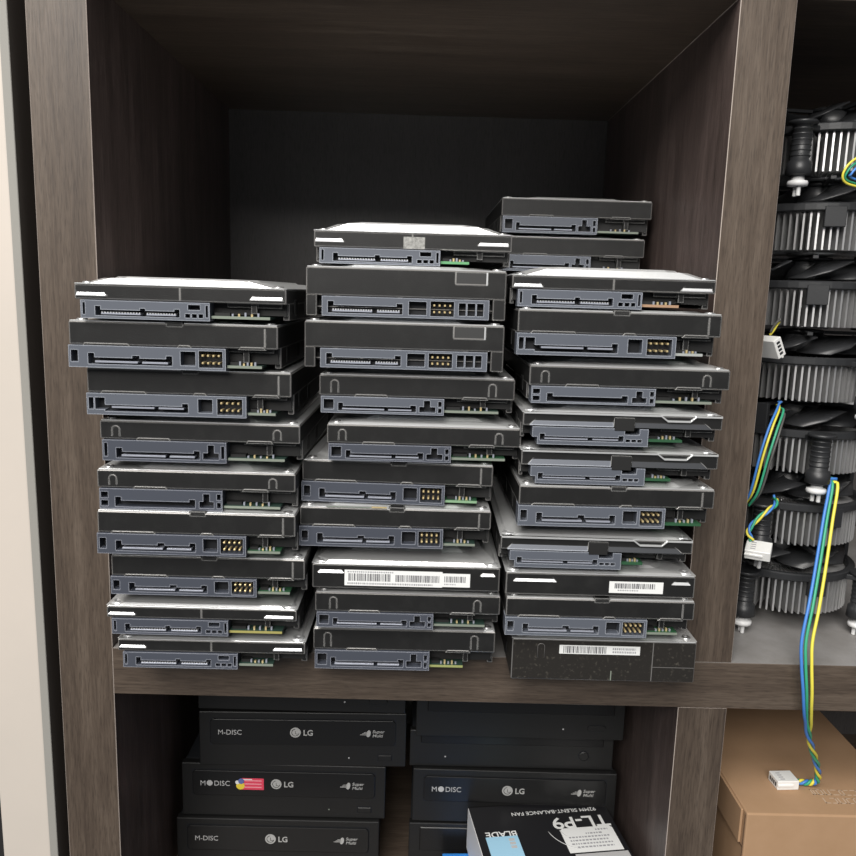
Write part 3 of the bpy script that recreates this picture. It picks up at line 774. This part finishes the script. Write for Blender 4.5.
def cable(owner, name, pts, wires, r=.75, twist_from=1.1, turns=3., spread=1.6, plug=None):
    """wires follow a world-space path in mm; children of the cooler they belong to"""
    inv = (Matrix.Translation(owner.location) @ Matrix.Rotation(owner.rotation_euler.z, 4, 'Z')).inverted()
    P = spline(pts, 10); n = len(P)
    mb = MB()
    for w, m in enumerate(wires):
        off = (w - (len(wires) - 1) / 2) * spread; Q = []
        for i, p in enumerate(P):
            t = i / (n - 1); d = (P[min(i + 1, n - 1)] - P[max(i - 1, 0)]).normalized()
            side = d.cross(Vector((0, 1, 0)))
            if side.length < .05: side = Vector((1, 0, 0))
            side.normalize(); nor = side.cross(d)
            s = min(1, max(0, (t - twist_from) / .08))
            ph = 2 * math.pi * (turns * max(0, t - twist_from) / max(.01, 1 - twist_from)) + 2 * math.pi * w / len(wires)
            flat = side * (off * (1 + .55 * math.sin(min(1, t / max(.05, min(1, twist_from))) * math.pi))) + nor * (w % 2) * 1.2
            tw = (side * math.cos(ph) + nor * math.sin(ph)) * (r * 1.25)
            Q.append(inv @ ((p + flat * (1 - s) + tw * s) * MM) * 1000)
        mb.tube(Q, r, m, 7)
    c = mb.build(name, owner)
    c['label'] = 'yellow, blue and green fan wires'
    if plug:
        loc, rz, rx = plug
        b = MB(); b.box(-7.2, 7.2, -6.0, 6.0, 0, 6.2, M_plug, .35)
        b.box(-7.2, 3, -6.8, -5.8, 2.6, 4.0, M_plug, .2)
        for k in range(4): b.box(-4.4, -1.4, -3.9 + k * 2.2, -3.1 + k * 2.2, 6.1, 6.3, M_inkl)
        for k in range(4): b.box(-7.3, -5, -4.1 + k * 2.3, -2.7 + k * 2.3, 1.6, 4.2, M_hole)
        o = b.build('plug', c)
        o.matrix_local = inv @ Matrix.Translation(Vector(loc) * MM) @ Matrix.Rotation(math.radians(rz), 4, 'Z') @ Matrix.Rotation(math.radians(rx), 4, 'X')
        o['label'] = 'white plastic plug'
    return c
W3 = [W_blu, W_grn, W_yel]
cable(cool[1], 'fan_cable', [(428.6, 40, 102), (428.6, 31, 103.5), (422.9, 22, 82.7), (415.5, 10, 58.5), (407.8, -2, 37.5), (403, -8, 18.9), (402.8, -11, 5), (404.6, -12, -10.6), (408.5, -8, -27.3), (419, 6, -51.4), (434, 22, -77.2), (440.5, 30, -93), (437, 32, -97), (430, 33.5, -97.4)],
      W3, .95, .62, 4.0, 2.1, ((420.5, 34, -100.1), 4, 0))
cable(cool[2], 'fan_cable', [(397.5, 46, 147.9), (395.2, 37, 146.5), (388.6, 29, 136.1), (383.7, 26, 120.2), (380.7, 28, 98.0), (379.5, 36, 86.5)], [W_blu, W_yel, W_grn, W_blk], .75, 1.2, 2, 1.7)
cable(cool[1], 'fan_cable', [(399, 42, 91), (396, 34, 88.8), (389.3, 29, 85.5), (381.6, 28, 78.6), (377.5, 26, 73), (379.5, 24, 68)], W3, .75, .0, 2.2, 1.5, ((382.5, 21, 60.2), -28, 18))
cable(cool[6], 'fan_cable', [(434, 40, 296), (429.4, 33, 293.5), (418.0, 26, 289.4), (413.0, 25, 284.5), (414, 27, 280), (427.8, 32, 277.6)], [W_yel, W_grn, W_blu], .7, 1.2, 2, 1.5)
cable(cool[4], 'fan_cable', [(392, 44, 200), (386, 36, 197), (381, 30, 193)], [W_blk, W_yel], .7, 1.2, 1, 1.5, ((379.0, 30, 183), 115, 60))
# ------------------------------------------------------------------ light
w = bpy.data.worlds.new('room'); S.world = w; w.use_nodes = True
w.node_tree.nodes['Background'].inputs['Color'].default_value = (.92, .95, 1.0, 1)
w.node_tree.nodes['Background'].inputs['Strength'].default_value = .17
def area(name, loc, target, sx, sy, power, col):
    L = bpy.data.lights.new(name, 'AREA'); L.shape = 'RECTANGLE'; L.size = sx; L.size_y = sy; L.energy = power; L.color = col
    o = bpy.data.objects.new(name, L); COL.objects.link(o); o.location = loc
    o.rotation_euler = (Vector(target) - Vector(loc)).to_track_quat('-Z', 'Y').to_euler()
    return o
area('ceiling_lamp', (-.25, -1.05, 1.65), (.25, -.1, 0), 1.3, .7, 36, (1, .97, .93))
area('ceiling_lamp', (-.45, -2.6, 1.6), (.2, 0, 0), 1.8, 1.0, 80, (1, .965, .92))
S.view_settings.view_transform = 'Standard'; S.view_settings.look = 'None'
S.view_settings.gamma = 1; S.view_settings.exposure = 0; S.view_settings.use_curve_mapping = False

# ------------------------------------------------------------------ camera
yaw, pit, roll = math.radians(.57), math.radians(9.7), math.radians(1.69)
f = Vector((math.sin(yaw) * math.cos(pit), math.cos(yaw) * math.cos(pit), -math.sin(pit)))
r = Vector((math.cos(yaw), -math.sin(yaw), 0)); u = r.cross(f)
r2 = math.cos(roll) * r + math.sin(roll) * u; u2 = -math.sin(roll) * r + math.cos(roll) * u
cam = bpy.data.cameras.new('camera'); co = bpy.data.objects.new('camera', cam); COL.objects.link(co)
m = Matrix((r2, u2, -f)).transposed().to_4x4(); m.translation = (.1766, -.4357, .2102)
co.matrix_world = m; cam.sensor_width = 36; cam.lens = 791 / 856 * 36; cam.clip_start = .01
S.camera = co
